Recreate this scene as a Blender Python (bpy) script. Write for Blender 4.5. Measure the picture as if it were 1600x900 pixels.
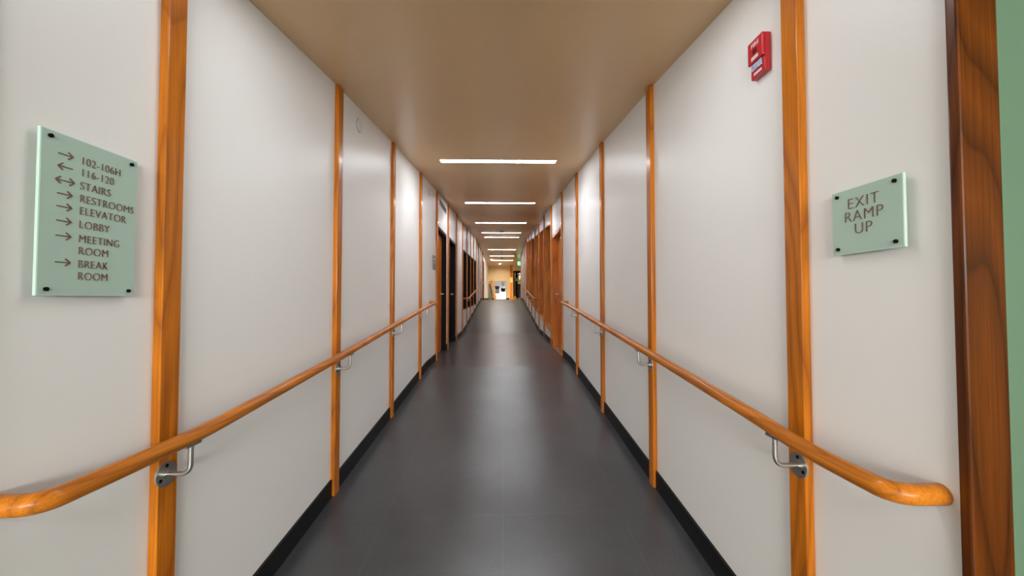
import bpy, bmesh, math, random
from mathutils import Vector, Matrix
random.seed(7)
PI = math.pi
C = bpy.context.scene.collection
for o in list(bpy.data.objects): bpy.data.objects.remove(o)

# ------------------------------------------------------------ camera, world, exposure
H = 1.31                                   # eye height above the floor at the corridor mouth
cam_d = bpy.data.cameras.new('camera'); cam = bpy.data.objects.new('camera', cam_d); C.objects.link(cam)
cam_d.sensor_width = 36; cam_d.lens = 620/1600*36; cam_d.clip_start = .02; cam_d.clip_end = 100
cam.location = (0, 0, H)
cam.rotation_euler = (PI/2 + math.atan(17/620), 0, -math.atan(14/620))
bpy.context.scene.camera = cam
w = bpy.data.worlds.new('world'); bpy.context.scene.world = w; w.use_nodes = True
w.node_tree.nodes['Background'].inputs[0].default_value = (.8, .85, 1, 1)
w.node_tree.nodes['Background'].inputs[1].default_value = .05
vs = bpy.context.scene.view_settings
vs.view_transform = 'Standard'; vs.look = 'None'; vs.gamma = 1; vs.use_curve_mapping = False
vs.exposure = 1.75
STRIP = 13.0                               # strip light brightness
ad = bpy.data.lights.new('lobby_fill', 'AREA'); ad.shape = 'RECTANGLE'; ad.size = 4.6; ad.size_y = .7; ad.energy = 118; ad.color = (.95, 1, 1)  # unseen light added behind the camera to brighten the near walls
al = bpy.data.objects.new('lobby_fill', ad); C.objects.link(al); al.location = (.3, -4.88, 1.78); al.rotation_euler = (PI/2, 0, 0)

# ------------------------------------------------------------ the place's measures
WL, WR, P = -.973, .870, .025              # front planes of the battens, and how far they stand proud
XL, XR = WL - P, WR + P                    # wall faces
POSTS_L = [1.19, 2.38, 3.56, 4.75, 5.92, 7.13, 8.43, 9.68, 10.88, 12.10, 13.30, 14.57, 15.85, 17.1, 18.35, 19.2]
POSTS_R = [1.17, 2.34, 3.51, 4.72, 5.93, 7.23, 8.50, 9.73, 10.95, 12.30, 13.60, 14.96, 16.2, 17.45, 18.7, 19.9]
END_Y = 27.3                               # far wall
RIGHT_END = 19.95                          # the right wall stops here
MOUTH = .757; MOUTH_L = .775
def lerp_tab(tab, y):
    if y <= tab[0][0]: return tab[0][1]
    for (a, za), (b, zb) in zip(tab, tab[1:]):
        if y <= b: return za + (zb - za)*(y - a)/(b - a)
    return tab[-1][1]
FT = [(-6, -1.31), (0, -1.31), (5.2, -.887), (9.9, -.845), (15.1, -.33), (17.9, -.06), (30, -.055)]
CT = [(-6, .96), (0, .965), (1.5, 1.165), (2.3, 1.272), (3.5, 1.402), (4.74, 1.516), (5.93, 1.612), (8.6, 1.815), (9.7, 1.85),
      (11, 1.935), (12.4, 2.075), (14.0, 2.215), (30, 2.215)]
BREAKS = sorted({round(a, 3) for a, _ in FT + CT})
def fz(x, y):
    k = 1 if y < 9 else max(0, 1 - (y - 9)/7)
    k *= min(1, max(0, y/1.2)) if y < 1.2 else 1
    return H + lerp_tab(FT, y) + .025*(x + .05)/.92*k
def cz(y): return H + lerp_tab(CT, y)

# ------------------------------------------------------------ materials
def mat(name, col, rough=.5, metal=0, coat=0, emit=None, es=0, spec=.5, build=None, trans=0):
    m = bpy.data.materials.new(name); m.use_nodes = True
    nt = m.node_tree; b = nt.nodes['Principled BSDF']
    b.inputs['Base Color'].default_value = (*col, 1)
    b.inputs['Roughness'].default_value = rough; b.inputs['Metallic'].default_value = metal
    b.inputs['Coat Weight'].default_value = coat; b.inputs['Coat Roughness'].default_value = .12
    b.inputs['Specular IOR Level'].default_value = spec
    b.inputs['Transmission Weight'].default_value = trans
    if emit: b.inputs['Emission Color'].default_value = (*emit, 1); b.inputs['Emission Strength'].default_value = es
    if build: build(nt, b)
    return m
def N(nt, t, **kw):
    n = nt.nodes.new(t)
    for k, v in kw.items():
        if k in n.inputs: n.inputs[k].default_value = v
        else: setattr(n, k, v)
    return n
def ramp(nt, stops):
    r = nt.nodes.new('ShaderNodeValToRGB'); cr = r.color_ramp
    while len(cr.elements) < len(stops): cr.elements.new(.5)
    for e, (p, c) in zip(cr.elements, stops): e.position = p; e.color = (*c, 1)
    return r
def mottled(scale, amt, rough_amt=0, sv=(1, 1, 1), bump=0, bscale=200):
    def f(nt, b):
        base = b.inputs['Base Color'].default_value[:3]
        tc = N(nt, 'ShaderNodeTexCoord'); mp = N(nt, 'ShaderNodeMapping', Scale=sv)
        nt.links.new(tc.outputs['Object'], mp.inputs['Vector'])
        no = N(nt, 'ShaderNodeTexNoise', Scale=scale, Detail=6.0); nt.links.new(mp.outputs[0], no.inputs['Vector'])
        r = ramp(nt, [(.3, [c*(1-amt) for c in base]), (.7, [min(1, c*(1+amt)) for c in base])])
        nt.links.new(no.outputs['Fac'], r.inputs[0]); nt.links.new(r.outputs[0], b.inputs['Base Color'])
        if rough_amt:
            r0 = b.inputs['Roughness'].default_value
            mr = N(nt, 'ShaderNodeMapRange'); mr.inputs['From Min'].default_value = .3; mr.inputs['From Max'].default_value = .7
            mr.inputs['To Min'].default_value = r0 - rough_amt; mr.inputs['To Max'].default_value = r0 + rough_amt
            nt.links.new(no.outputs['Fac'], mr.inputs[0]); nt.links.new(mr.outputs[0], b.inputs['Roughness'])
        if bump:
            n2 = N(nt, 'ShaderNodeTexNoise', Scale=float(bscale), Detail=3.0); nt.links.new(tc.outputs['Object'], n2.inputs['Vector'])
            bp = N(nt, 'ShaderNodeBump', Strength=bump, Distance=.002)
            nt.links.new(n2.outputs['Fac'], bp.inputs['Height']); nt.links.new(bp.outputs[0], b.inputs['Normal'])
    return f
def wood(name, light, dark, axis='z', rings=9., fig=2.2, rough=.36, coat=.16):
    def f(nt, b):
        tc = N(nt, 'ShaderNodeTexCoord'); oi = N(nt, 'ShaderNodeObjectInfo')
        ad = N(nt, 'ShaderNodeVectorMath', operation='ADD'); sc = N(nt, 'ShaderNodeVectorMath', operation='SCALE')
        cx = N(nt, 'ShaderNodeCombineXYZ')
        for i in range(3): nt.links.new(oi.outputs['Random'], cx.inputs[i])
        nt.links.new(cx.outputs[0], sc.inputs[0]); sc.inputs['Scale'].default_value = 13
        nt.links.new(tc.outputs['Object'], ad.inputs[0]); nt.links.new(sc.outputs[0], ad.inputs[1])
        s = {'z': (1, 1, .12), 'y': (1, .12, 1), 'x': (.12, 1, 1)}[axis]
        mp = N(nt, 'ShaderNodeMapping', Scale=s); nt.links.new(ad.outputs[0], mp.inputs[0])
        n1 = N(nt, 'ShaderNodeTexNoise', Scale=fig*3, Detail=1.0); nt.links.new(mp.outputs[0], n1.inputs['Vector'])
        mu = N(nt, 'ShaderNodeMath', operation='MULTIPLY'); mu.inputs[1].default_value = rings
        nt.links.new(n1.outputs['Fac'], mu.inputs[0])
        fr = N(nt, 'ShaderNodeMath', operation='FRACT'); nt.links.new(mu.outputs[0], fr.inputs[0])
        s2 = {'z': (1, 1, .02), 'y': (1, .02, 1), 'x': (.02, 1, 1)}[axis]
        mp2 = N(nt, 'ShaderNodeMapping', Scale=s2); nt.links.new(ad.outputs[0], mp2.inputs[0])
        n2 = N(nt, 'ShaderNodeTexNoise', Scale=260., Detail=3.0); nt.links.new(mp2.outputs[0], n2.inputs['Vector'])
        mid = [(a*.62+c*.38) for a, c in zip(light, dark)]
        md2 = [(a + c)/2 for a, c in zip(mid, dark)]
        r = ramp(nt, [(0, mid), (.45, light), (.78, mid), (.95, md2), (1, mid)])
        nt.links.new(fr.outputs[0], r.inputs[0])
        n3 = N(nt, 'ShaderNodeTexNoise', Scale=1.6, Detail=2.0); nt.links.new(ad.outputs[0], n3.inputs['Vector'])
        mr = N(nt, 'ShaderNodeMapRange'); mr.inputs['From Min'].default_value = .3; mr.inputs['From Max'].default_value = .7
        mr.inputs['To Min'].default_value = .78; mr.inputs['To Max'].default_value = 1.18; nt.links.new(n2.outputs['Fac'], mr.inputs[0])
        mr3 = N(nt, 'ShaderNodeMapRange'); mr3.inputs['To Min'].default_value = .75; mr3.inputs['To Max'].default_value = 1.25
        nt.links.new(n3.outputs['Fac'], mr3.inputs[0])
        mm = N(nt, 'ShaderNodeMath', operation='MULTIPLY'); nt.links.new(mr.outputs[0], mm.inputs[0]); nt.links.new(mr3.outputs[0], mm.inputs[1])
        hv = N(nt, 'ShaderNodeVectorMath', operation='SCALE'); nt.links.new(r.outputs[0], hv.inputs[0]); nt.links.new(mm.outputs[0], hv.inputs['Scale'])
        nt.links.new(hv.outputs[0], b.inputs['Base Color'])
        bp = N(nt, 'ShaderNodeBump', Strength=.12, Distance=.0006); nt.links.new(n2.outputs['Fac'], bp.inputs['Height'])
        nt.links.new(bp.outputs[0], b.inputs['Normal'])
    return mat(name, light, rough, coat=coat, spec=.2, build=f)
LT, DK = (.60, .178, .008), (.25, .060, .003)
W_Z = wood('fir_upright', LT, DK, 'z')
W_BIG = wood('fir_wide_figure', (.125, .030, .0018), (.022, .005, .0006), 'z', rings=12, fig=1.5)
W_RAIL = wood('fir_rail', (.60, .19, .014), (.26, .07, .007), 'y', rings=8, fig=3)
W_DOOR = wood('door_veneer', (.62, .18, .02), (.30, .075, .008), 'z', rings=4, fig=1.6)
W_DK = wood('lining_veneer', (.60, .20, .03), (.26, .08, .012), 'z', rings=5, fig=2)
W_SILL = wood('sill_veneer', (.62, .25, .06), (.35, .12, .03), 'y', rings=5, fig=2)
W_PALE = wood('pale_board', (.62, .32, .11), (.35, .15, .04), 'z', rings=3, fig=2)
M_WALL = mat('white_wall_panel', (.88, .87, .855), .40, spec=.4, build=mottled(.7, .012, .03))
M_BASE = mat('black_rubber_base', (.004, .004, .0045), .55, spec=.3, build=mottled(6, .2))
M_GREEN = mat('sage_green_paint', (.105, .18, .11), .5, build=mottled(3, .03))
M_CEIL = mat('tan_ceiling_panel', (.78, .535, .29), .33, spec=.5, build=mottled(.8, .05, .04, (3, .5, 1)))
M_YEL = mat('cream_wall_paint', (.78, .60, .33), .5, build=mottled(2, .03))
M_STEEL = mat('brushed_steel', (.60, .58, .55), .3, 1, build=mottled(20, .03))
M_FOUNT = mat('fountain_steel', (.36, .35, .36), .2, 1, build=lambda nt, b: (mottled(60, .08)(nt, b), setattr(b.inputs['Anisotropic'], 'default_value', .7)))
M_BLACK = mat('black_steel', (.004, .004, .0045), .6, spec=.15, build=mottled(20, .1))
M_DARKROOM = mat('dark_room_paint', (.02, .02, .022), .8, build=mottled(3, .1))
M_GLASS = mat('dark_window_glass', (.35, .36, .38), .03, trans=1, build=mottled(2, .01))
M_SIGN = mat('frosted_green_glass', (.43, .585, .50), .38, spec=.6, build=mottled(5, .02))
M_EDGE = mat('glass_edge', (.62, .80, .70), .15, build=mottled(5, .02))
M_LETTER = mat('brown_lettering', (.17, .085, .06), .5, build=mottled(20, .05))
M_BOLT = mat('black_bolt', (.02, .018, .018), .3, 1, build=mottled(20, .1))
M_RED = mat('red_plastic', (.52, .008, .018), .35, coat=.3, build=mottled(10, .04))
M_WHITE = mat('white_plastic', (.8, .79, .77), .4, build=mottled(10, .02))
M_LABEL = mat('pale_label', (.72, .66, .66), .5, build=mottled(30, .05))
M_DARKRED = mat('dark_red_window', (.12, .004, .008), .3, build=mottled(30, .05))
M_VENT = mat('grey_vent_metal', (.26, .25, .25), .5, .4, build=mottled(30, .05))
M_GREYSIGN = mat('grey_sign_plate', (.27, .29, .30), .4, build=mottled(10, .05))
M_STRIPL = mat('strip_diffuser', (.9, .9, .9), .4, emit=(.94, .96, 1), es=STRIP)
M_STRIPD = mat('strip_diffuser_dimmed', (.9, .9, .9), .4, emit=(.94, .96, 1), es=STRIP*.42)
M_WARM = mat('warm_diffuser', (.9, .9, .9), .4, emit=(1, .80, .62), es=25)
M_EXIT = mat('green_exit_face', (.02, .4, .12), .4, emit=(.05, 1, .22), es=.8)
M_EXITW = mat('exit_letters', (.9, .9, .9), .4, emit=(.8, 1, .85), es=.5)
M_LITBAND = mat('lit_band_yellow', (.85, .55, .20), .5, build=mottled(10, .05))  # lit band on the far pillar, put into the colour
M_VEST = mat('high_vis_yellow', (.55, .75, .03), .6, build=mottled(30, .08))
M_REFL = mat('reflective_tape', (.75, .76, .74), .3, build=mottled(30, .05))
M_GREYCLOTH = mat('grey_cloth', (.22, .23, .25), .85, build=mottled(40, .15))
M_DARKCLOTH = mat('dark_trousers', (.008, .009, .013), .85, build=mottled(40, .2))
M_SKIN = mat('skin', (.45, .24, .16), .5, build=mottled(20, .05))
M_HAIR = mat('hair', (.04, .025, .015), .6, build=mottled(60, .2))
M_ORANGE = mat('orange_bristles', (.75, .32, .02), .7, build=mottled(60, .2))
M_GREYPANEL = mat('grey_green_panel', (.16, .17, .14), .4, build=mottled(3, .1))
M_DKPLASTIC = mat('grey_rubber', (.10, .11, .13), .5, build=mottled(20, .1))

def floor_nodes(nt, b):                     # dark lino in sheets, faint clouding, thin welded seams
    tc = N(nt, 'ShaderNodeTexCoord')
    n1 = N(nt, 'ShaderNodeTexNoise', Scale=2.4, Detail=6.0); nt.links.new(tc.outputs['Object'], n1.inputs['Vector'])
    n2 = N(nt, 'ShaderNodeTexNoise', Scale=190., Detail=3.0); nt.links.new(tc.outputs['Object'], n2.inputs['Vector'])
    r1 = ramp(nt, [(.25, (.032, .035, .040)), (.75, (.066, .070, .077))]); nt.links.new(n1.outputs['Fac'], r1.inputs[0])
    r2 = ramp(nt, [(.35, (.74, .74, .74)), (.6, (1.0, 1.0, 1.0)), (.75, (1.7, 1.7, 1.7))]); nt.links.new(n2.outputs['Fac'], r2.inputs[0])
    mx = N(nt, 'ShaderNodeMix', data_type='RGBA', blend_type='MULTIPLY'); mx.inputs[0].default_value = 1
    nt.links.new(r1.outputs[0], mx.inputs[6]); nt.links.new(r2.outputs[0], mx.inputs[7])
    br = N(nt, 'ShaderNodeTexBrick', Scale=1.0); br.offset = 0; br.squash = 1
    br.inputs['Color1'].default_value = (1, 1, 1, 1); br.inputs['Color2'].default_value = (1, 1, 1, 1); br.inputs['Mortar'].default_value = (2.6, 2.6, 2.6, 1)
    br.inputs['Mortar Size'].default_value = .0018; br.inputs['Mortar Smooth'].default_value = .6
    br.inputs['Brick Width'].default_value = .62; br.inputs['Row Height'].default_value = 2.17
    mp = N(nt, 'ShaderNodeMapping', Location=(.62, .05, 0)); nt.links.new(tc.outputs['Object'], mp.inputs[0]); nt.links.new(mp.outputs[0], br.inputs['Vector'])
    m2 = N(nt, 'ShaderNodeMix', data_type='RGBA', blend_type='MULTIPLY'); m2.inputs[0].default_value = .5
    nt.links.new(mx.outputs[2], m2.inputs[6]); nt.links.new(br.outputs['Color'], m2.inputs[7])
    nt.links.new(m2.outputs[2], b.inputs['Base Color'])
    bp = N(nt, 'ShaderNodeBump', Strength=.12, Distance=.001); nt.links.new(n2.outputs['Fac'], bp.inputs['Height'])
    nt.links.new(bp.outputs[0], b.inputs['Normal'])
M_FLOOR = mat('dark_grey_lino', (.04, .04, .04), .3, spec=.7, build=floor_nodes)

# ------------------------------------------------------------ mesh helpers
def hexa(bm, pts):                          # 8 corners: bottom four (ccw), top four
    v = [bm.verts.new(p) for p in pts]
    for f in ((3, 2, 1, 0), (4, 5, 6, 7), (0, 1, 5, 4), (1, 2, 6, 5), (2, 3, 7, 6), (3, 0, 4, 7)):
        bm.faces.new([v[i] for i in f])
def box(bm, x0, x1, y0, y1, z0, z1):
    x0, x1 = sorted((x0, x1)); y0, y1 = sorted((y0, y1)); z0, z1 = sorted((z0, z1))
    hexa(bm, [(x0, y0, z0), (x1, y0, z0), (x1, y1, z0), (x0, y1, z0), (x0, y0, z1), (x1, y0, z1), (x1, y1, z1), (x0, y1, z1)])
def slab(bm, x0, x1, y0, y1, zb, zt):       # along Y, bottoms and tops follow functions of (x, y)
    x0, x1 = sorted((x0, x1))
    ys = [y0] + [b for b in BREAKS if y0 + .01 < b < y1 - .01] + [y1]
    for a, b in zip(ys, ys[1:]):
        hexa(bm, [(x0, a, zb(x0, a)), (x1, a, zb(x1, a)), (x1, b, zb(x1, b)), (x0, b, zb(x0, b)),
                  (x0, a, zt(x0, a)), (x1, a, zt(x1, a)), (x1, b, zt(x1, b)), (x0, b, zt(x0, b))])
def cyl(bm, c, axis, r, h, n=20, r2=None):  # from c along axis
    axis = Vector(axis).normalized(); q = axis.to_track_quat('Z', 'Y').to_matrix().to_4x4()
    m = Matrix.Translation(Vector(c) + axis*h/2) @ q
    bmesh.ops.create_cone(bm, cap_ends=True, segments=n, radius1=r, radius2=r if r2 is None else r2, depth=h, matrix=m)
def tube(bm, pts, r, n=14, radii=None, caps=True):
    pts = [Vector(p) for p in pts]; rings = []
    prev = None
    for i, p in enumerate(pts):
        t = (pts[min(i+1, len(pts)-1)] - pts[max(i-1, 0)]).normalized()
        if prev is None: u = t.orthogonal().normalized()
        else: u = (prev - t*prev.dot(t)).normalized()
        prev = u; v = t.cross(u); rr = radii[i] if radii else r
        rings.append([bm.verts.new(p + (u*math.cos(2*PI*k/n) + v*math.sin(2*PI*k/n))*rr) for k in range(n)])
    for a, b in zip(rings, rings[1:]):
        for k in range(n): bm.faces.new((a[k], a[(k+1) % n], b[(k+1) % n], b[k]))
    if caps: bm.faces.new(rings[0][::-1]); bm.faces.new(rings[-1])
def fillet(pts, rads, n=8):
    out = [Vector(pts[0])]
    for i in range(1, len(pts)-1):
        p = Vector(pts[i]); a = (Vector(pts[i-1]) - p); b = (Vector(pts[i+1]) - p); r = rads[i-1]
        r = min(r, a.length*.49, b.length*.49); A = p + a.normalized()*r; B = p + b.normalized()*r
        for k in range(n+1):
            t = k/n; out.append(A*(1-t)**2 + p*2*t*(1-t) + B*t*t)
    out.append(Vector(pts[-1])); return out
def obj(name, bm, m, parent=None, bevel=0, smooth=False, origin=None):
    bmesh.ops.remove_doubles(bm, verts=bm.verts, dist=1e-6)
    bmesh.ops.recalc_face_normals(bm, faces=bm.faces)
    if bevel: bmesh.ops.bevel(bm, geom=bm.edges[:], offset=bevel, segments=2, affect='EDGES', profile=.6, clamp_overlap=True)
    me = bpy.data.meshes.new(name)
    if origin is not None: bmesh.ops.translate(bm, verts=bm.verts, vec=-Vector(origin))
    bm.to_mesh(me); bm.free(); me.materials.append(m)
    if smooth:
        for p in me.polygons: p.use_smooth = True
        try: me.set_sharp_from_angle(angle=math.radians(38))
        except Exception: pass
    o = bpy.data.objects.new(name, me); C.objects.link(o)
    if origin is not None: o.location = origin
    if parent is not None:
        o.parent = parent
        pl = Vector((0, 0, 0)); q = parent
        while q is not None: pl += q.location; q = q.parent
        o.location = o.location - pl            # parents carry no rotation: world-built children keep their place
    return o
def BM(): return bmesh.new()
def tag(o, label, cat, group=None):
    o['label'] = label; o['category'] = cat
    if group: o['group'] = group
    return o
def thing(name, label, cat, loc, group=None):
    o = bpy.data.objects.new(name, None); o.empty_display_size = .05; C.objects.link(o); o.location = loc
    return tag(o, label, cat, group)
def struct(o): o['kind'] = 'structure'; return o
def snode(name, loc):
    o = bpy.data.objects.new(name, None); o.empty_display_size = .05; C.objects.link(o); o.location = loc
    return struct(o)
def text(body, size, mtx, m, parent, name='lettering', depth=.0006, align='LEFT', spacing=1.05, offset=0.0):
    cu = bpy.data.curves.new('t', 'FONT'); cu.body = body; cu.size = size; cu.extrude = depth
    cu.align_x = align; cu.space_character = spacing; cu.offset = offset
    t = bpy.data.objects.new('t', cu); C.objects.link(t)
    bpy.context.view_layer.update()
    me = bpy.data.meshes.new_from_object(t.evaluated_get(bpy.context.evaluated_depsgraph_get()))
    bpy.data.objects.remove(t)
    me.transform(mtx); me.materials.clear(); me.materials.append(m)
    o = bpy.data.objects.new(name, me); C.objects.link(o)
    if parent is not None:
        me.transform(Matrix.Translation(-parent.location)); o.parent = parent
    return o
def facing(side, origin):                   # matrix: text on a wall; left wall reads along +Y, right wall along -Y
    if side == 'L': cols = (Vector((0, 1, 0)), Vector((0, 0, 1)), Vector((1, 0, 0)))
    else: cols = (Vector((0, -1, 0)), Vector((0, 0, 1)), Vector((-1, 0, 0)))
    m = Matrix((cols[0], cols[1], cols[2])).transposed().to_4x4()
    return Matrix.Translation(origin) @ m

# ------------------------------------------------------------ floor, ceiling
bm = BM()
ys = sorted(set([-5.0] + [b for b in BREAKS if -5.0 < b < END_Y] + [i*.6 for i in range(46)] + [END_Y+3]))
xs = [-2.6, -1.8, -1.0, -.5, 0, .5, 1.0, 1.8, 3.2]
g = {}
for j, y in enumerate(ys):
    for i, x in enumerate(xs):
        cx = max(-1.2, min(1.1, x))
        g[i, j] = (bm.verts.new((x, y, fz(cx, y))), bm.verts.new((x, y, fz(cx, y) - .08)))
for j in range(len(ys)-1):
    for i in range(len(xs)-1):
        bm.faces.new([g[k][0] for k in ((i, j), (i+1, j), (i+1, j+1), (i, j+1))])
        bm.faces.new([g[k][1] for k in ((i, j+1), (i+1, j+1), (i+1, j), (i, j))])
struct(obj('floor', bm, M_FLOOR))
bm = BM()
slab(bm, -2.7, 3.3, -5.1, END_Y + .1, lambda x, y: cz(y), lambda x, y: cz(y) + .1)
struct(obj('ceiling', bm, M_CEIL))

# ------------------------------------------------------------ walls with their openings
DOOR_L1 = (6.0, 6.98, H + 1.125); DOOR_L2 = (7.34, 8.34, H + 1.15); DOOR_L3 = (19.35, 20.45, H + 1.98)
DOOR_R = (6.02, 7.16, H + 1.13)
WIN_L = [(9.75, 10.81), (10.95, 12.03), (12.17, 13.23), (13.37, 14.5)]
def winz(i): return H - .27 + .02*i, H + 1.25 + .04*i
REC = [(a + .045, b - .045) for a, b in zip(POSTS_R[5:11], POSTS_R[6:12])]
def sill_z(y): return H - .578 + .0945*(y - 7.56)
def head_z(y): return H + 1.445 + .093*(y - 7.62)
T = .14
def wall(name, x, out, y0, y1, openings, m):
    bm = BM(); x2 = x + out*T; y = y0
    top = lambda X, Y: cz(Y)
    for (a, b, zb, zt) in openings:
        if a > y: slab(bm, x, x2, y, a, fz, top)
        if zb: slab(bm, x, x2, a, b, fz, zb)
        slab(bm, x, x2, a, b, zt, top)
        y = b
    slab(bm, x, x2, y, y1, fz, top)
    return struct(obj(name, bm, m))
k = lambda v: (lambda X, Y: v)
opL = [(*DOOR_L1[:2], None, k(DOOR_L1[2])), (*DOOR_L2[:2], None, k(DOOR_L2[2]))]
for i, (a, b) in enumerate(WIN_L): zb, zt = winz(i); opL.append((a, b, k(zb), k(zt)))
opL.append((*DOOR_L3[:2], None, k(DOOR_L3[2])))
wall('wall_left', XL, -1, MOUTH_L, END_Y, opL, M_WALL)
opR = [(*DOOR_R[:2], None, k(DOOR_R[2]))] + [(a, b, lambda X, Y: sill_z(Y) - .03, lambda X, Y: head_z(Y)) for a, b in REC]
wall('wall_right', XR, 1, MOUTH, RIGHT_END, opR, M_WALL)
# the lobby round the camera and the hall at the far end
def wbox(name, x0, x1, y0, y1, m, zb=None, zt=None):
    bm = BM(); slab(bm, x0, x1, y0, y1, (lambda X, Y: fz(max(-1.2, min(1.1, X)), Y)) if zb is None else k(zb), (lambda X, Y: cz(Y)) if zt is None else k(zt))
    return struct(obj(name, bm, m))
wbox('wall_return_right', XR + .065, 3.2, MOUTH - .02, MOUTH - .001, M_GREEN)
wbox('wall_return_left', -2.6, XL - T, MOUTH_L, MOUTH_L + .1, M_GREEN)
wbox('wall_lobby_left', -2.7, -2.6, -5.0, MOUTH + .1, M_WALL)
wbox('wall_lobby_right', 3.2, 3.3, -5.0, MOUTH + .1, M_GREEN)
wbox('wall_back', -2.7, 3.3, -5.1, -5.0, M_WALL)
bm = BM()                                  # unseen high window frame added round the fill light, behind the camera
for q in ((-2.05, -2.0, 1.4, 2.2), (2.6, 2.65, 1.4, 2.2), (-2.05, 2.65, 1.36, 1.41), (-2.05, 2.65, 2.15, 2.2), (-.48, -.43, 1.4, 2.2), (1.07, 1.12, 1.4, 2.2)): box(bm, q[0], q[1], -5.0, -4.86, q[2], q[3])
struct(obj('window_5', bm, M_BLACK))
FD = (.70, 1.62, H + 1.93)                 # dark doorway in the far wall
bm = BM(); box(bm, XL - T, FD[0], END_Y, END_Y + .1, H - .06, cz(27)); box(bm, FD[1], 3.2, END_Y, END_Y + .1, H - .06, cz(27))
box(bm, FD[0], FD[1], END_Y, END_Y + .1, FD[2], cz(27)); struct(obj('wall_far', bm, M_YEL))
wbox('wall_hall_right', 3.2, 3.3, RIGHT_END - .1, END_Y, M_YEL)
wbox('wall_hall_near', XR + T, 3.2, RIGHT_END - .1, RIGHT_END, M_YEL)
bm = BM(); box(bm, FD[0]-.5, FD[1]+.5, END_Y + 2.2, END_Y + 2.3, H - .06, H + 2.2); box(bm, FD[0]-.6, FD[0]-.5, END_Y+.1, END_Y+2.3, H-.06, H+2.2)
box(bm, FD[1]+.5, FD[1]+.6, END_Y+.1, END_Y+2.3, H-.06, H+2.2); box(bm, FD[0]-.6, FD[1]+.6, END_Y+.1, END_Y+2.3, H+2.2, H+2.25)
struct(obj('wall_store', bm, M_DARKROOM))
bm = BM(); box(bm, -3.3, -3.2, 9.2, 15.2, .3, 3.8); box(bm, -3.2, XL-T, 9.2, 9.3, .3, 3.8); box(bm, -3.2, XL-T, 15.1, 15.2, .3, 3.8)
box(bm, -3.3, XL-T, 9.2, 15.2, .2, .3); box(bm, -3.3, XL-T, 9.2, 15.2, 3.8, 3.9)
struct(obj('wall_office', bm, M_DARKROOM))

# ------------------------------------------------------------ baseboards
def base(name, x, inn, posts, y0, y1, skips):
    bm = BM(); cuts = sorted([(p - .034, p + .034) for p in posts if y0 < p < y1] + list(skips)); y = y0
    for a, b in cuts + [(y1, y1)]:
        if a > y + .01: slab(bm, x, x + inn*.011, y, a, fz, lambda X, Y: fz(X, Y) + .10)
        y = max(y, b)
    return struct(obj(name, bm, M_BASE))
base('baseboard_left', XL, 1, POSTS_L, MOUTH_L + .01, END_Y, [DOOR_L1[:2], DOOR_L2[:2], DOOR_L3[:2]])
base('baseboard_right', XR, -1, POSTS_R, MOUTH + .01, RIGHT_END, [DOOR_R[:2]])
bm = BM(); box(bm, XL + .02, .44, END_Y - .012, END_Y, H - .055, H + .05); struct(obj('baseboard_far', bm, M_BASE))

# ------------------------------------------------------------ battens
ORD = ['nearest', 'second', 'third', 'fourth', 'fifth', 'sixth', 'seventh', 'eighth', 'ninth', 'tenth', 'eleventh', 'twelfth', 'thirteenth', 'fourteenth', 'fifteenth', 'sixteenth']
EXTRA_L = {0: 'right of the directory sign', 4: 'before the vent grille',
           5: 'between the two black doorways', 6: 'after the second black doorway', 7: 'where the farther left handrail begins'}
EXTRA_R = {0: 'left of the exit sign', 4: 'before the wooden doorway', 5: 'past the wooden doorway'}
def batten(side, i, y):
    x0, x1 = (XL, WL) if side == 'left' else (WR, XR)
    bm = BM(); zb = fz((x0+x1)/2, y) + .001; zt = cz(y - .033) - .002
    box(bm, x0, x1, y - .033, y + .033, zb, zt)
    o = obj('wooden_batten', bm, W_Z, bevel=.003, origin=((x0+x1)/2, y, zb))
    ex = (EXTRA_L if side == 'left' else EXTRA_R).get(i, '')
    return tag(o, f'{ORD[i]} wooden batten from the camera on the {side} wall' + (', ' + ex if ex else ''), 'wall batten', f'wooden battens on the {side} wall')
for i, y in enumerate(POSTS_L): batten('left', i, y)
for i, y in enumerate(POSTS_R): batten('right', i, y)
# boards that cap the wall ends at the corridor mouth
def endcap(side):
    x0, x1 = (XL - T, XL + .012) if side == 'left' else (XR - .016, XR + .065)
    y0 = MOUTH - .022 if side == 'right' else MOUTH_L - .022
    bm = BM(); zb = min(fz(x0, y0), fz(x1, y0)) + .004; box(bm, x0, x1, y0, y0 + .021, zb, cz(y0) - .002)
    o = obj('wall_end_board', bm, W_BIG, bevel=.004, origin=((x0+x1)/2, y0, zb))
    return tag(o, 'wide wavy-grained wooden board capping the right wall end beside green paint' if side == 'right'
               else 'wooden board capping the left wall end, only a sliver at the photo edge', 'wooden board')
endcap('right'); endcap('left')

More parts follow.
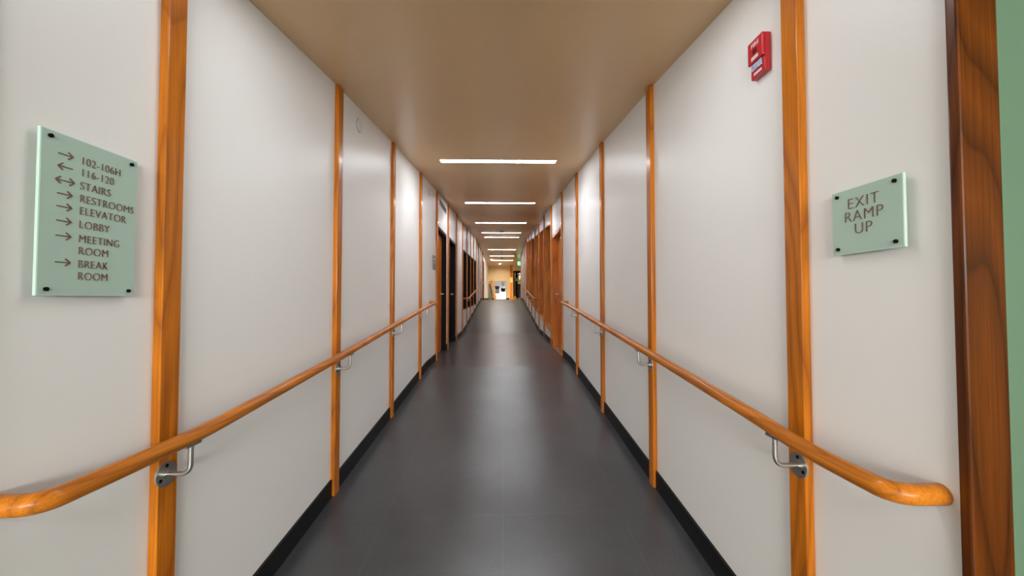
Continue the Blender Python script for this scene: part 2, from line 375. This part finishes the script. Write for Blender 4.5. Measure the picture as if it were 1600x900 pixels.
# ------------------------------------------------------------ handrails
def handrail(side, where, path, stations, label):
    s = 1 if side == 'right' else -1
    wallx = XR if side == 'right' else XL; px = WR if side == 'right' else WL; rx = .797 if side == 'right' else -.900
    y0, yn = path[0][0], path[-1][0]
    pts = [(wallx - s*.001, y0, H + path[0][1])] + [(rx, y, H + z) for y, z in path] + [(wallx - s*.001, yn, H + path[-1][1])]
    root = thing('handrail', label, 'handrail', (wallx, y0, H + path[0][1]), f'handrails along the corridor walls')
    bm = BM(); tube(bm, fillet(pts, [.085] + [.09]*(len(path)-2) + [.085], 9), .021, 20)
    obj('rail', bm, W_RAIL, root, smooth=True)
    def rz(y): return H + lerp_tab(path, y)
    for py in stations:
        y = py - .012; z = rz(y) - .105
        bm = BM(); cyl(bm, (px, y, z), (-s, 0, 0), .035, .005, 28)
        pl = BM(); cyl(pl, (px, y, z), (-s, 0, 0), .035, .006, 32); cyl(pl, (px - s*.006, y, z), (-s, 0, 0), .012, .006, 20)
        bm.free()
        br = BM(); tube(br, fillet([(px - s*.006, y, z), (rx, y, z), (rx, y, rz(y) - .020)], [.03], 8), .0068, 12)
        box(br, rx - .010, rx + .010, y - .028, y + .028, rz(y) - .025, rz(y) - .0185)
        b = obj('bracket', br, M_STEEL, root, smooth=True)
        p2 = obj('mounting_plate', pl, M_STEEL, b, smooth=True)
        for a in ((90, 210, 330) if py < 6 else ()):
            sc = BM(); a = math.radians(a); cyl(sc, (px - s*.006, y + math.cos(a)*.024, z + math.sin(a)*.024), (-s, 0, 0), .005, .0015, 10)
            obj('screw', sc, M_BOLT, b, smooth=True)
PATH_L = [(.80, -.400), (1.00, -.402), (1.25, -.397), (2.19, -.322), (4.75, -.092), (5.42, -.050)]
PATH_R = [(.80, -.398), (1.03, -.397), (1.25, -.372), (2.08, -.302), (4.75, -.088), (5.42, -.048)]
handrail('left', 'near', PATH_L, POSTS_L[:4], 'near wooden handrail on steel brackets along the left wall below the directory sign')
handrail('right', 'near', PATH_R, POSTS_R[:4], 'near wooden handrail on steel brackets along the right wall below the exit ramp sign')
PATH_F = [(9.93, .008), (10.35, .012), (17.5, .70), (18.1, .72)]
handrail('left', 'far', PATH_F, [10.88, 12.10, 13.30, 14.57, 15.85, 17.1], 'farther handrail on the left wall crossing the dark windows')
handrail('right', 'far', [(9.93, .008), (10.35, .012), (17.5, .66), (18.1, .68)], [10.95, 12.30, 13.60, 14.96, 16.2, 17.45], 'farther handrail on the right wall crossing the wood-lined recesses')

# ------------------------------------------------------------ doors
def left_door(name, a, b, top, leaf_m, handle=True):
    zb = lambda X, Y: fz(X, Y)
    root = snode(name, (XL, (a+b)/2, fz(XL, (a+b)/2)))
    fr = BM(); xo = XL - .075
    slab(fr, xo - .04, XL + .004, a, a + .04, zb, k(top)); slab(fr, xo - .04, XL + .004, b - .04, b, zb, k(top))
    box(fr, xo - .04, XL + .004, a + .04, b - .04, top - .045, top)
    obj('door_frame', fr, M_BLACK, root)
    lf = BM(); slab(lf, xo - .04, xo, a + .041, b - .041, lambda X, Y: fz(X, Y) + .008, k(top - .048))
    leaf = obj('door_leaf', lf, leaf_m, root)
    if handle:
        h = BM(); z = fz(XL, b) + .98; y = b - .11
        cyl(h, (xo, y, z), (1, 0, 0), .026, .008, 20); tube(h, fillet([(xo + .005, y, z), (xo + .05, y, z), (xo + .05, y - .11, z)], [.015], 5), .008, 10)
        obj('door_handle', h, M_STEEL, leaf, smooth=True)
left_door('door_1', *DOOR_L1, W_DOOR)
left_door('door_2', *DOOR_L2, M_BLACK)
left_door('door_3', *DOOR_L3, M_BLACK)
# wooden door on the right
a, b, top = DOOR_R; root = snode('door_4', (XR, (a+b)/2, fz(XR, 6.6)))
fr = BM(); xi = XR + .095
slab(fr, XR - .004, XR + T, a, a + .045, fz, k(top)); slab(fr, XR - .004, XR + T, b - .045, b, fz, k(top)); box(fr, XR - .004, XR + T, a + .045, b - .045, top - .045, top)
obj('door_frame', fr, W_DOOR, root)
lf = BM(); slab(lf, xi, xi + .042, a + .049, b - .05, lambda X, Y: fz(X, Y) + .012, k(top - .05))
for (y0, y1, z0, z1) in ((a + .15, b - .16, fz(XR, 6.6) + .95, top - .2), (a + .15, b - .16, fz(XR, 6.6) + .2, fz(XR, 6.6) + .80)):
    for q in ((y0, y0 + .02, z0, z1), (y1 - .02, y1, z0, z1), (y0, y1, z0, z0 + .02), (y0, y1, z1 - .02, z1)): box(lf, xi - .008, xi, *q)
leaf = obj('door_leaf', lf, W_DOOR, root)
h = BM(); z = fz(XR, b) + .93; y = b - .14
cyl(h, (xi, y, z), (-1, 0, 0), .026, .008, 20); tube(h, fillet([(xi - .005, y, z), (xi - .05, y, z), (xi - .05, y - .11, z)], [.015], 5), .008, 10)
obj('door_handle', h, M_STEEL, leaf, smooth=True)
th = BM(); slab(th, XR - .02, XR + .10, a + .046, b - .046, fz, lambda X, Y: fz(X, Y) + .006); obj('threshold', th, M_STEEL, root)

# ------------------------------------------------------------ dark windows on the left
for i, (a, b) in enumerate(WIN_L):
    zb, zt = winz(i); root = snode(f'window_{i+1}', (XL, (a+b)/2, zb))
    fr = BM(); xo = XL - .12
    box(fr, xo, XL + .003, a, a + .03, zb, zt); box(fr, xo, XL + .003, b - .03, b, zb, zt)
    box(fr, xo, XL + .003, a + .03, b - .03, zt - .03, zt); box(fr, xo, XL + .003, a + .03, b - .03, zb, zb + .03)
    m = (a + b)/2; box(fr, xo, xo + .05, m - .02, m + .02, zb + .03, zt - .03)
    obj('window_frame', fr, M_BLACK, root)
    for (p, q) in ((a + .03, m - .02), (m + .02, b - .03)):
        pn = BM(); box(pn, xo + .015, xo + .021, p, q, zb + .03, zt - .03); obj('pane', pn, M_GLASS, root)

# ------------------------------------------------------------ wood-lined recesses on the right
WHERE = ['nearest the wooden door, lowest sill', 'second from the wooden door', 'third from the wooden door, behind the handrail end', 'fourth from the wooden door', 'fifth from the wooden door', 'farthest from the wooden door']
for i, (a, b) in enumerate(REC):
    root = thing('wall_recess', 'tall wood-lined recess in the right wall, ' + WHERE[i], 'wall recess', (XR, (a+b)/2, sill_z((a+b)/2)), 'wood-lined recesses in the right wall')
    xo = XR + .26; S = lambda X, Y: sill_z(Y); E_ = lambda X, Y: head_z(Y) - .001
    sd = BM(); slab(sd, XR - .004, xo, a, a + .022, S, E_); obj('side_lining', sd, W_DK, root)
    sd = BM(); slab(sd, XR - .004, xo, b - .022, b, S, E_); obj('side_lining', sd, (W_DK, W_DOOR)[i % 2], root)
    hd = BM(); slab(hd, XR - .004, xo, a + .022, b - .022, lambda X, Y: head_z(Y) - .025, E_); obj('head_lining', hd, W_DK, root)
    bk = BM(); slab(bk, xo, xo + .02, a, b, lambda X, Y: sill_z(Y) - .03, E_); obj('back_panel', bk, W_DK, root)
    sl = BM(); slab(sl, XR - .012, xo, a, b, lambda X, Y: sill_z(Y) - .029, S); obj('sill', sl, W_SILL, root)

# ------------------------------------------------------------ strip lights, downlights, ceiling bits
NEARNAME = ['behind the camera', 'just over the camera', 'longest in view, nearest in the photo', 'second in view from the camera', 'third in view from the camera', 'fourth in view, just beyond the smoke detector', 'fifth in view from the camera',
            'sixth in view from the camera', 'seventh in view from the camera', 'farthest, last before the cream wall']
for i, y in enumerate([-1.3, 1.40, 4.18, 6.93, 9.57, 12.39, 14.2, 17.8, 20.4, 22.75]):
    c0 = -.052; L = .61; wd = .052
    root = thing('strip_light', 'white linear light set across the tan ceiling, ' + NEARNAME[i], 'ceiling light', (c0, y, cz(y)), 'linear lights in the corridor ceiling')
    zf = lambda X, Y, y=y: cz(y) + (cz(Y) - cz(y))
    fr = BM(); sl = (cz(y+.08) - cz(y-.08))/.16
    Z = lambda Y, d: cz(y) + sl*(Y - y) + d
    def plate(bm, x0, x1, ya, yb, d0, d1):
        hexa(bm, [(x0, ya, Z(ya, d0)), (x1, ya, Z(ya, d0)), (x1, yb, Z(yb, d0)), (x0, yb, Z(yb, d0)), (x0, ya, Z(ya, d1)), (x1, ya, Z(ya, d1)), (x1, yb, Z(yb, d1)), (x0, yb, Z(yb, d1))])
    e = .008
    plate(fr, c0-L-e, c0+L+e, y-wd-e, y-wd, -.006, .02); plate(fr, c0-L-e, c0+L+e, y+wd, y+wd+e, -.006, .02)
    plate(fr, c0-L-e, c0-L, y-wd, y+wd, -.006, .02); plate(fr, c0+L, c0+L+e, y-wd, y+wd, -.006, .02)
    obj('light_frame', fr, M_WHITE, root)
    df = BM(); plate(df, c0-L, c0+L, y-wd, y+wd, -.004, .015); obj('diffuser', df, M_STRIPD if 0 < y < 2 else M_STRIPL, root)
def downlight(x, y, label, power, ang=100, tilt=0):
    z = cz(y); root = thing('downlight', label, 'ceiling light', (x, y, z), 'round downlights over the far hall')
    r = BM(); cyl(r, (x, y, z - .012), (0, 0, 1), .09, .012, 28); obj('trim_ring', r, M_WHITE, root)
    d = BM(); cyl(d, (x, y, z - .016), (0, 0, 1), .07, .004, 28); obj('diffuser', d, M_WARM, root)
    ld = bpy.data.lights.new('downlight_lamp', 'SPOT'); ld.energy = power; ld.color = (1, .84, .62); ld.spot_size = math.radians(ang); ld.spot_blend = .8; ld.shadow_soft_size = .06
    l = bpy.data.objects.new('downlight_lamp', ld); C.objects.link(l); l.parent = root; l.location = (0, 0, -.05); l.rotation_euler = (math.radians(tilt), 0, 0)
downlight(-.62, 22.3, 'round downlight by the left wall of the far hall', 10, 100)
downlight(-.20, 25.0, 'round downlight just above the drinking fountain wall', 52, 80, 52)
downlight(1.75, 24.2, 'round downlight over the worker in the far hall, hidden by the right wall', 240, 150)
def disc(x, y, r, h, m, name, label, cat):
    b = BM(); cyl(b, (x, y, cz(y) - h), (0, 0, 1), r*.85, h, 24, r); return tag(obj(name, b, m, origin=(x, y, cz(y))), label, cat)
disc(-.04, 11.75, .07, .04, M_GREYSIGN, 'smoke_detector', 'small round smoke detector on the ceiling before the fourth light', 'smoke detector')
for (y, lab) in ((18.9, 'small dark sprinkler head between the sixth and seventh lights'), (21.4, 'small dark sprinkler head near the farthest light')):
    b = BM(); cyl(b, (-.05, y, cz(y) - .012), (0, 0, 1), .035, .012, 18); cyl(b, (-.05, y, cz(y) - .06), (0, 0, 1), .012, .05, 10); cyl(b, (-.05, y, cz(y) - .065), (0, 0, 1), .03, .005, 14)
    tag(obj('sprinkler_head', b, M_BOLT, origin=(-.05, y, cz(y))), lab, 'sprinkler', 'ceiling sprinklers')

# ------------------------------------------------------------ directory sign on the left
def glass_sign(name, label, side, ya, yb, za, zb):
    s = 1 if side == 'L' else -1; wx = XL if side == 'L' else XR
    x1 = wx + s*.020; x0 = wx + s*.013
    root = thing(name, label, 'sign', (wx, (ya+yb)/2, za))
    p = BM(); box(p, x0, x1 - s*.0006, ya, yb, za, zb); obj('glass_panel', p, M_EDGE, root, bevel=.0008)
    f = BM(); box(f, x1 - s*.0006, x1, ya + .002, yb - .002, za + .002, zb - .002); obj('frosted_face', f, M_SIGN, root)
    for (y, z) in ((ya + .018, za + .014), (yb - .018, za + .014), (ya + .018, zb - .014), (yb - .018, zb - .014)):
        b = BM(); cyl(b, (wx, y, z), (s, 0, 0), .0035, .020, 12); cyl(b, (x1, y, z), (s, 0, 0), .0045, .004, 18); obj('standoff_bolt', b, M_BOLT, root, smooth=True)
    return root, x1
ya, yb, za, zb = .852, 1.075, H + .007, H + .367
sg, fx = glass_sign('directory_sign', 'tall pale green glass directory sign with arrows on the left wall', 'L', ya, yb, za, zb)
hgt = zb - za
rows = [('102-106H', .108, 'r'), ('116-120', .184, 'l'), ('STAIRS', .270, 'b'), ('RESTROOMS', .353, 'r'), ('ELEVATOR', .432, 'r'), ('LOBBY', .520, 'r'), ('MEETING', .612, 'r'), ('ROOM', .690, None), ('BREAK', .775, 'r'), ('ROOM', .853, None)]
for body, fr_, arr in rows:
    z = zb - hgt*(fr_ + .045) ; 
    text(body, .0265, facing('L', (fx + .0008, ya + .080, z)) @ Matrix.Diagonal((.86, 1, 1, 1)), M_LETTER, sg, spacing=1.06, offset=-.0006, depth=.0008)
    if arr:
        ab = BM(); zc = z + .0095; y0, y1 = ya + .034, ya + .064; t = .0011
        if arr == 'b': y0 -= .004; y1 += .004
        box(ab, fx, fx + .0016, y0, y1, zc - t, zc + t)
        def head(tip, d):
            for sgn in (1, -1):
                e = (tip - d*.010, zc + sgn*.008); v = Vector((0, e[0] - tip, e[1] - zc)); n = Vector((0, -v.z, v.y)).normalized()*t
                A = Vector((fx, tip, zc)); B = A + v; U = Vector((.0016, 0, 0))
                hexa(ab, [A + n, A - n, B - n, B + n, A + n + U, A - n + U, B - n + U, B + n + U])
        if arr in 'rb': head(y1, 1)
        if arr in 'lb': head(y0, -1)
        obj('arrow', ab, M_LETTER, sg)
ya, yb, za, zb = .842, 1.030, H + .114, H + .278
sg2, fx = glass_sign('exit_ramp_sign', 'squarish pale green glass sign reading EXIT RAMP UP on the right wall', 'R', ya, yb, za, zb)
for body, z in (('EXIT', .112), ('RAMP', .0795), ('UP', .047)):
    text(body, .039, facing('R', (fx - .0008, (ya+yb)/2 + .004, za + z)), M_LETTER, sg2, align='CENTER', spacing=1.1, offset=-.0009, depth=.0008)

# ------------------------------------------------------------ fire alarm
fy0, fy1 = 1.282, 1.362; fz0, fz1 = H + .765, H + .895; xf = XR - .030
fa = thing('fire_alarm', 'red fire alarm strobe box high on the right wall', 'fire alarm', (XR, 1.322, fz0))
b = BM(); box(b, XR - .022, XR, fy0, fy1 - .004, fz0, fz1); obj('back_box', b, M_RED, fa, bevel=.004)
b = BM(); box(b, xf, XR - .0225, fy0, fy1, fz0 + .052, fz1); obj('cover', b, M_RED, fa, bevel=.003)
b = BM(); box(b, XR - .0265, XR - .0225, fy0 + .014, fy1 - .014, fz0 + .026, fz0 + .049); obj('strobe_lens', b, mat('strobe_plastic', (.45, .48, .68), .15, coat=.5, build=mottled(160, .55)), fa, bevel=.0015)
b = BM(); box(b, XR - .0235, XR - .0222, fy0 + .018, fy1 - .022, fz0 + .009, fz0 + .018); obj('lower_label', b, M_LABEL, fa)
b = BM(); box(b, xf - .0008, xf, fy0 + .024, fy1 - .020, fz0 + .060, fz0 + .072); obj('cover_label', b, M_LABEL, fa)
b = BM(); box(b, xf - .0012, xf, fy0 + .030, fy1 - .028, fz0 + .080, fz0 + .096); obj('sounder_window', b, M_DARKRED, fa)
text('FIRE', .021, facing('R', (xf - .0005, (fy0+fy1)/2, fz1 - .026)), M_WHITE, fa, align='CENTER', spacing=1.1)

# ------------------------------------------------------------ small fittings on the walls
for (x, y, z, lab) in ((XL, 2.74, 1.20, 'round white cover plate high on the left wall between the second and third battens'),
                       (XL, 5.36, 1.44, 'round white cover plate high on the left wall before the black doorway'),
                       (XL, 10.42, 1.74, 'round white cover plate above the nearest dark window'), (XL, 11.7, 1.84, 'round white cover plate above the second dark window')):
    r = thing('cover_plate', lab, 'wall plate', (x, y, H + z), 'round cover plates on the left wall')
    b = BM(); cyl(b, (x, y, H + z), (1, 0, 0), .047, .003, 32); obj('shadow_ring', b, M_GREYSIGN, r)
    b = BM(); cyl(b, (x + .003, y, H + z), (1, 0, 0), .043, .006, 32); obj('cover', b, M_WHITE, r, bevel=.001)
vt = thing('vent_grille', 'grey slatted vent grille above the first black doorway', 'vent', (XL, 6.565, H + 1.48))
b = BM(); y0, y1, z0, z1 = 6.2, 6.93, H + 1.482, H + 1.572
for q in ((y0, y1, z0, z0 + .01), (y0, y1, z1 - .01, z1), (y0, y0 + .012, z0, z1), (y1 - .012, y1, z0, z1)): box(b, XL, XL + .006, *q)
obj('grille_frame', b, M_VENT, vt)
b = BM(); box(b, XL, XL + .001, y0 + .01, y1 - .01, z0 + .01, z1 - .01)
obj('backing', b, M_BLACK, vt)
b = BM()
for i in range(7): zz = z0 + .013 + i*.0105; hexa(b, [(XL + .001, y0 + .012, zz), (XL + .005, y0 + .012, zz - .003), (XL + .005, y1 - .012, zz - .003), (XL + .001, y1 - .012, zz), (XL + .001, y0 + .012, zz + .003), (XL + .005, y0 + .012, zz + .002), (XL + .005, y1 - .012, zz + .002), (XL + .001, y1 - .012, zz + .003)])
obj('slats', b, M_VENT, vt)
rs = thing('room_sign', 'small grey room sign beside the first black doorway', 'sign', (XL, 5.73, H + .42))
b = BM(); box(b, XL, XL + .010, 5.60, 5.84, H + .42, H + .62); obj('plate', b, M_GREYSIGN, rs, bevel=.002)
b = BM(); box(b, XL + .010, XL + .0115, 5.63, 5.81, H + .56, H + .585); box(b, XL + .010, XL + .0115, 5.63, 5.76, H + .51, H + .53); obj('raised_bars', b, M_WHITE, rs)

# ------------------------------------------------------------ far hall
FZ = fz(0, 25)
# dual drinking fountain against the far wall
df = thing('drinking_fountain', 'stainless steel double drinking fountain against the cream far wall', 'drinking fountain', (-.18, END_Y, FZ))
fx0, fx1 = -.60, .21; Y1 = END_Y - .012
b = BM(); box(b, fx0, fx1, Y1 - .02, Y1, FZ + .01, H + 1.22); obj('back_panel', b, M_FOUNT, df, bevel=.003)
def basin(cx, rim, skirt):
    b = BM(); Yf = Y1 - .021
    hexa(b, [(cx-.11, Yf-.16, rim-.17), (cx+.11, Yf-.16, rim-.17), (cx+.12, Yf, rim-.26), (cx-.12, Yf, rim-.26), (cx-.16, Yf-.36, rim-.04), (cx+.16, Yf-.36, rim-.04), (cx+.16, Yf, rim-.04), (cx-.16, Yf, rim-.04)])
    r = BM(); box(r, cx-.165, cx+.165, Yf-.365, Yf, rim-.04, rim-.025)
    for q in ((cx-.165, cx+.165, Yf-.365, Yf-.34), (cx-.165, cx+.165, Yf-.025, Yf), (cx-.165, cx-.14, Yf-.34, Yf-.025), (cx+.14, cx+.165, Yf-.34, Yf-.025)): box(r, *q, rim-.025, rim)
    bb = obj('basin', b, M_FOUNT, df, bevel=.004); obj('rim', r, M_FOUNT, bb)
    s = BM(); tube(s, fillet([(cx-.1, Yf-.06, rim-.025), (cx-.1, Yf-.06, rim+.05), (cx-.05, Yf-.12, rim+.05)], [.02], 5), .009, 10); obj('spout', s, M_FOUNT, bb, smooth=True)
    k_ = BM(); box(k_, cx-.13, cx+.13, Yf-.10, Yf, FZ+.01 if skirt else rim-.52, rim-.27); obj('lower_housing', k_, M_VENT if not skirt else M_FOUNT, df, bevel=.004)
basin(-.40, H + .90, False); basin(.01, H + .76, True)
b = BM(); box(b, -.10, .10, Y1 - .08, Y1 - .021, H + .90, H + 1.16); obj('bottle_filler', b, M_VENT, df, bevel=.01)
# leaning board and panel in the left corner
def lean(name, label, cat, xb, xt, wd, th, ht, m, yb, yt, head=False):
    b = BM(); A = Vector((xb, yb, FZ + .008)); D = (Vector((xt, yt, FZ + ht)) - A); L = D.length; D.normalize()
    U = Vector((0, -1, 0)); U = (U - D*U.dot(D)).normalized(); Wv = D.cross(U).normalized()
    def bx(l0, l1, w0, w1, t0, t1): hexa(b, [A + D*l + Wv*w_ + U*t for l, t in ((l0, t0),) for w_ in (w0, w1)] + [A + D*l0 + Wv*w1 + U*t1, A + D*l0 + Wv*w0 + U*t1] + [A + D*l1 + Wv*w0 + U*t0, A + D*l1 + Wv*w1 + U*t0, A + D*l1 + Wv*w1 + U*t1, A + D*l1 + Wv*w0 + U*t1])
    bx(0, L, -wd/2, wd/2, 0, th)
    o = obj(name, b, m, None, bevel=.002, origin=A)
    tag(o, label, cat)
    if head:
        b = BM(); bx(L - .005, L + .05, -wd/2 - .03, wd/2 + .03, -.005, th + .01); obj('cross_piece', b, W_DOOR, o)
    return o
lean('leaning_board', 'long pale wooden board leaning left of the drinking fountain', 'board', -.52, -.80, .16, .03, 1.22, W_PALE, 26.60, 27.08, True)
lean('dark_panel', 'dark grey-green panel leaning in the left corner behind the wooden board', 'panel', -.84, -.90, .24, .025, 1.05, M_GREYPANEL, 26.95, 27.25)
# pillar, lit band painted as a pale plate, exit sign
pl = BM(); box(pl, .46, .63, 26.0, 26.17, fz(.5, 26) , cz(26) - .002); tag(obj('wooden_pillar', pl, W_Z, bevel=.004, origin=(.55, 26, FZ)), 'square orange wooden pillar between the fountain and the dark doorway', 'pillar')
pt = BM(); box(pt, .465, .625, 25.985, 26.0, H + 1.08, H + 1.40); tag(obj('lit_band_plate', pt, M_LITBAND, bevel=.002, origin=(.545, 26, H + 1.08)), 'pale yellow plate painted as a lit band on the far wooden pillar', 'painted lit band')
es = thing('exit_sign', 'lit green EXIT sign hanging from the ceiling at the far right', 'exit sign', (1.0, 22, cz(22)), )
ex0 = .815; b = BM(); box(b, ex0 - .004, ex0 + .364, 22.0, 22.04, H + 1.85, H + 2.09); obj('sign_box', b, M_WHITE, es, bevel=.003)
b = BM(); box(b, ex0 + .006, ex0 + .354, 21.994, 22.0, H + 1.865, H + 2.075); obj('lit_face', b, M_EXIT, es)
mt = Matrix.Translation((ex0 + .18, 21.992, H + 1.905)) @ Matrix.Rotation(PI/2, 4, 'X'); text('EXIT', .18, mt, M_EXITW, es, align='CENTER')
b = BM(); cyl(b, (ex0 + .18, 22.02, H + 2.09), (0, 0, 1), .015, cz(22) - H - 2.09, 12); obj('hanging_stem', b, M_WHITE, es)

# ------------------------------------------------------------ the worker and the broom
PX, PY = 1.04, 24.3; PZ = fz(1, PY)
def skin(name, nodes, edges, m, parent=None, sub=2, root=0):
    me = bpy.data.meshes.new('s'); me.from_pydata([n[0] for n in nodes], edges, [])
    o = bpy.data.objects.new('s', me); C.objects.link(o)
    o.modifiers.new('k', 'SKIN'); 
    for v, n in zip(me.skin_vertices[0].data, nodes): v.radius = n[1] if isinstance(n[1], tuple) else (n[1], n[1]); v.use_root = False
    me.skin_vertices[0].data[root].use_root = True
    sb = o.modifiers.new('u', 'SUBSURF'); sb.levels = sub; sb.render_levels = sub
    bpy.context.view_layer.update()
    m2 = bpy.data.meshes.new_from_object(o.evaluated_get(bpy.context.evaluated_depsgraph_get())); bpy.data.objects.remove(o)
    m2.name = name; m2.materials.clear(); m2.materials.append(m)
    for p in m2.polygons: p.use_smooth = True
    q = bpy.data.objects.new(name, m2); C.objects.link(q)
    if parent: m2.transform(Matrix.Translation(-parent.location)); q.parent = parent
    return q
# figure turned half to the left, both hands on a broom
def pt3(x, y, z): return (PX + x, PY + y, PZ + z)
pole_x, pole_y = .725 - PX, -.10
per = thing('person', 'person in yellow high-visibility vest and grey hood holding a broom', 'person', (PX, PY, PZ))
body_n = [(pt3(0, 0, .93), (.14, .11)), (pt3(-.01, 0, 1.10), (.13, .10)), (pt3(-.03, -.01, 1.28), (.155, .11)), (pt3(-.05, -.01, 1.40), (.12, .08)), (pt3(-.06, -.02, 1.47), .055),
          (pt3(-.07, -.03, 1.56), .085), (pt3(-.075, -.035, 1.64), .085),
          (pt3(.02, .09, .88), .095), (pt3(-.03, .10, .50), .062), (pt3(.03, .11, .10), .045), (pt3(-.07, .09, .045), .04),
          (pt3(-.02, -.09, .88), .095), (pt3(-.10, -.10, .50), .062), (pt3(-.04, -.11, .10), .045), (pt3(-.15, -.12, .045), .04),
          (pt3(-.05, -.17, 1.38), .058), (pt3(-.10, -.24, 1.20), .046), (pt3(pole_x + .06, pole_y - .03, 1.16), .032),
          (pt3(-.05, .15, 1.38), .058), (pt3(-.14, .16, 1.22), .046), (pt3(pole_x + .06, pole_y + .02, 1.33), .032)]
body_e = [(0, 1), (1, 2), (2, 3), (3, 4), (4, 5), (5, 6), (0, 7), (7, 8), (8, 9), (9, 10), (0, 11), (11, 12), (12, 13), (13, 14), (3, 15), (15, 16), (16, 17), (3, 18), (18, 19), (19, 20)]
skin('body', body_n, body_e, M_SKIN, per)
def grow(idx, d): return [(body_n[i][0], tuple(r + d for r in body_n[i][1]) if isinstance(body_n[i][1], tuple) else body_n[i][1] + d) for i in idx]
tn = grow([0, 7, 8, 9, 11, 12, 13], .012); skin('trousers', tn, [(0, 1), (1, 2), (2, 3), (0, 4), (4, 5), (5, 6)], M_DARKCLOTH, per)
jn = grow([1, 2, 3, 15, 16, 17, 18, 19, 20], .012); jn[5] = (jn[5][0], .036); jn[8] = (jn[8][0], .036)
for (i, a_) in ((5, 4), (8, 7)): jn[i] = (tuple(Vector(jn[i][0]).lerp(Vector(jn[a_][0]), .12)), jn[i][1])
skin('grey_jacket', jn, [(0, 1), (1, 2), (2, 3), (3, 4), (4, 5), (2, 6), (6, 7), (7, 8)], M_GREYCLOTH, per)
skin('vest', [(pt3(.0, 0, .86), (.175, .135)), (pt3(-.01, 0, 1.08), (.165, .13)), (pt3(-.03, -.02, 1.30), (.20, .15)), (pt3(-.04, -.02, 1.43), (.19, .13))], [(0, 1), (1, 2), (2, 3)], M_VEST, per)
for z in (.98, 1.16):
    b = BM(); tube(b, [pt3(-.01 + .168*math.cos(t), .145*math.sin(t), z) for t in [2*PI*i/24 for i in range(25)]], .012, 8, caps=False); obj('reflective_band', b, M_REFL, per)
skin('hood', [(pt3(-.045, 0, 1.46), .085), (pt3(-.052, -.035, 1.56), .115), (pt3(-.06, -.04, 1.64), .108)], [(0, 1), (1, 2)], M_GREYCLOTH, per)
# face: features on the side turned to the broom and the camera
fc = Vector(pt3(-.16, -.06, 1.59)); b = BM()
bmesh.ops.create_icosphere(b, subdivisions=2, radius=.016, matrix=Matrix.Translation(fc) @ Matrix.Diagonal((1.3, .8, 1.3, 1))); obj('nose', b, M_SKIN, per, smooth=True)
b = BM()
for dy in (-.035, .03): bmesh.ops.create_icosphere(b, subdivisions=2, radius=.011, matrix=Matrix.Translation(fc + Vector((.018, dy, .022))))
obj('eyes', b, M_HAIR, per, smooth=True)
b = BM(); box(b, fc.x + .008, fc.x + .02, fc.y - .02, fc.y + .02, fc.z - .042, fc.z - .034); obj('mouth', b, M_DARKRED, per)
for (ax, ay, az) in ((PX + pole_x, PY + pole_y, PZ + 1.16), (PX + pole_x, PY + pole_y, PZ + 1.33)):
    hn = [((ax + .055, ay - .01, az), .026), ((ax + .028, ay - .018, az), .028)]; he = [(0, 1)]
    for q in range(4):
        z_ = az + .027 - q*.018; i0 = len(hn)
        hn += [((ax + .012, ay - .026, z_), .0085), ((ax - .018, ay - .022, z_), .008), ((ax - .022, ay + .006, z_), .0075), ((ax - .002, ay + .019, z_), .007)]
        he += [(1, i0), (i0, i0+1), (i0+1, i0+2), (i0+2, i0+3)]
    i0 = len(hn); hn += [((ax + .03, ay + .012, az + .028), .010), ((ax + .006, ay + .022, az + .036), .0085)]; he += [(0, i0), (i0, i0+1)]
    skin('hand', hn, he, M_SKIN, per, sub=1)
b = BM()
for (x_, y_) in ((-.03, .10), (-.11, -.115)):
    m_ = Matrix.Translation(pt3(x_, y_, .045)) @ Matrix.Diagonal((.15, .055, .044, 1)); s_ = bmesh.ops.create_icosphere(b, subdivisions=3, radius=1, matrix=m_)
    for v in s_['verts']:
        if v.co.z < PZ + .004: v.co.z = PZ + .004
obj('shoes', b, M_DKPLASTIC, per, smooth=True)
bx_, by_ = PX + pole_x, PY + pole_y
br = thing('broom', 'orange-headed broom with a long wooden handle held upright by the worker', 'broom', (bx_, by_, PZ))
b = BM(); tube(b, [(bx_, by_, PZ + .2), (bx_, by_, PZ + 1.66)], .014, 12); obj('broom_handle', b, W_PALE, br, smooth=True)
b = BM(); hexa(b, [(bx_-.15, by_-.04, PZ+.003), (bx_+.15, by_-.04, PZ+.003), (bx_+.15, by_+.04, PZ+.003), (bx_-.15, by_+.04, PZ+.003), (bx_-.035, by_-.025, PZ+.24), (bx_+.035, by_-.025, PZ+.24), (bx_+.035, by_+.025, PZ+.24), (bx_-.035, by_+.025, PZ+.24)])
obj('bristles', b, M_ORANGE, br, bevel=.006)
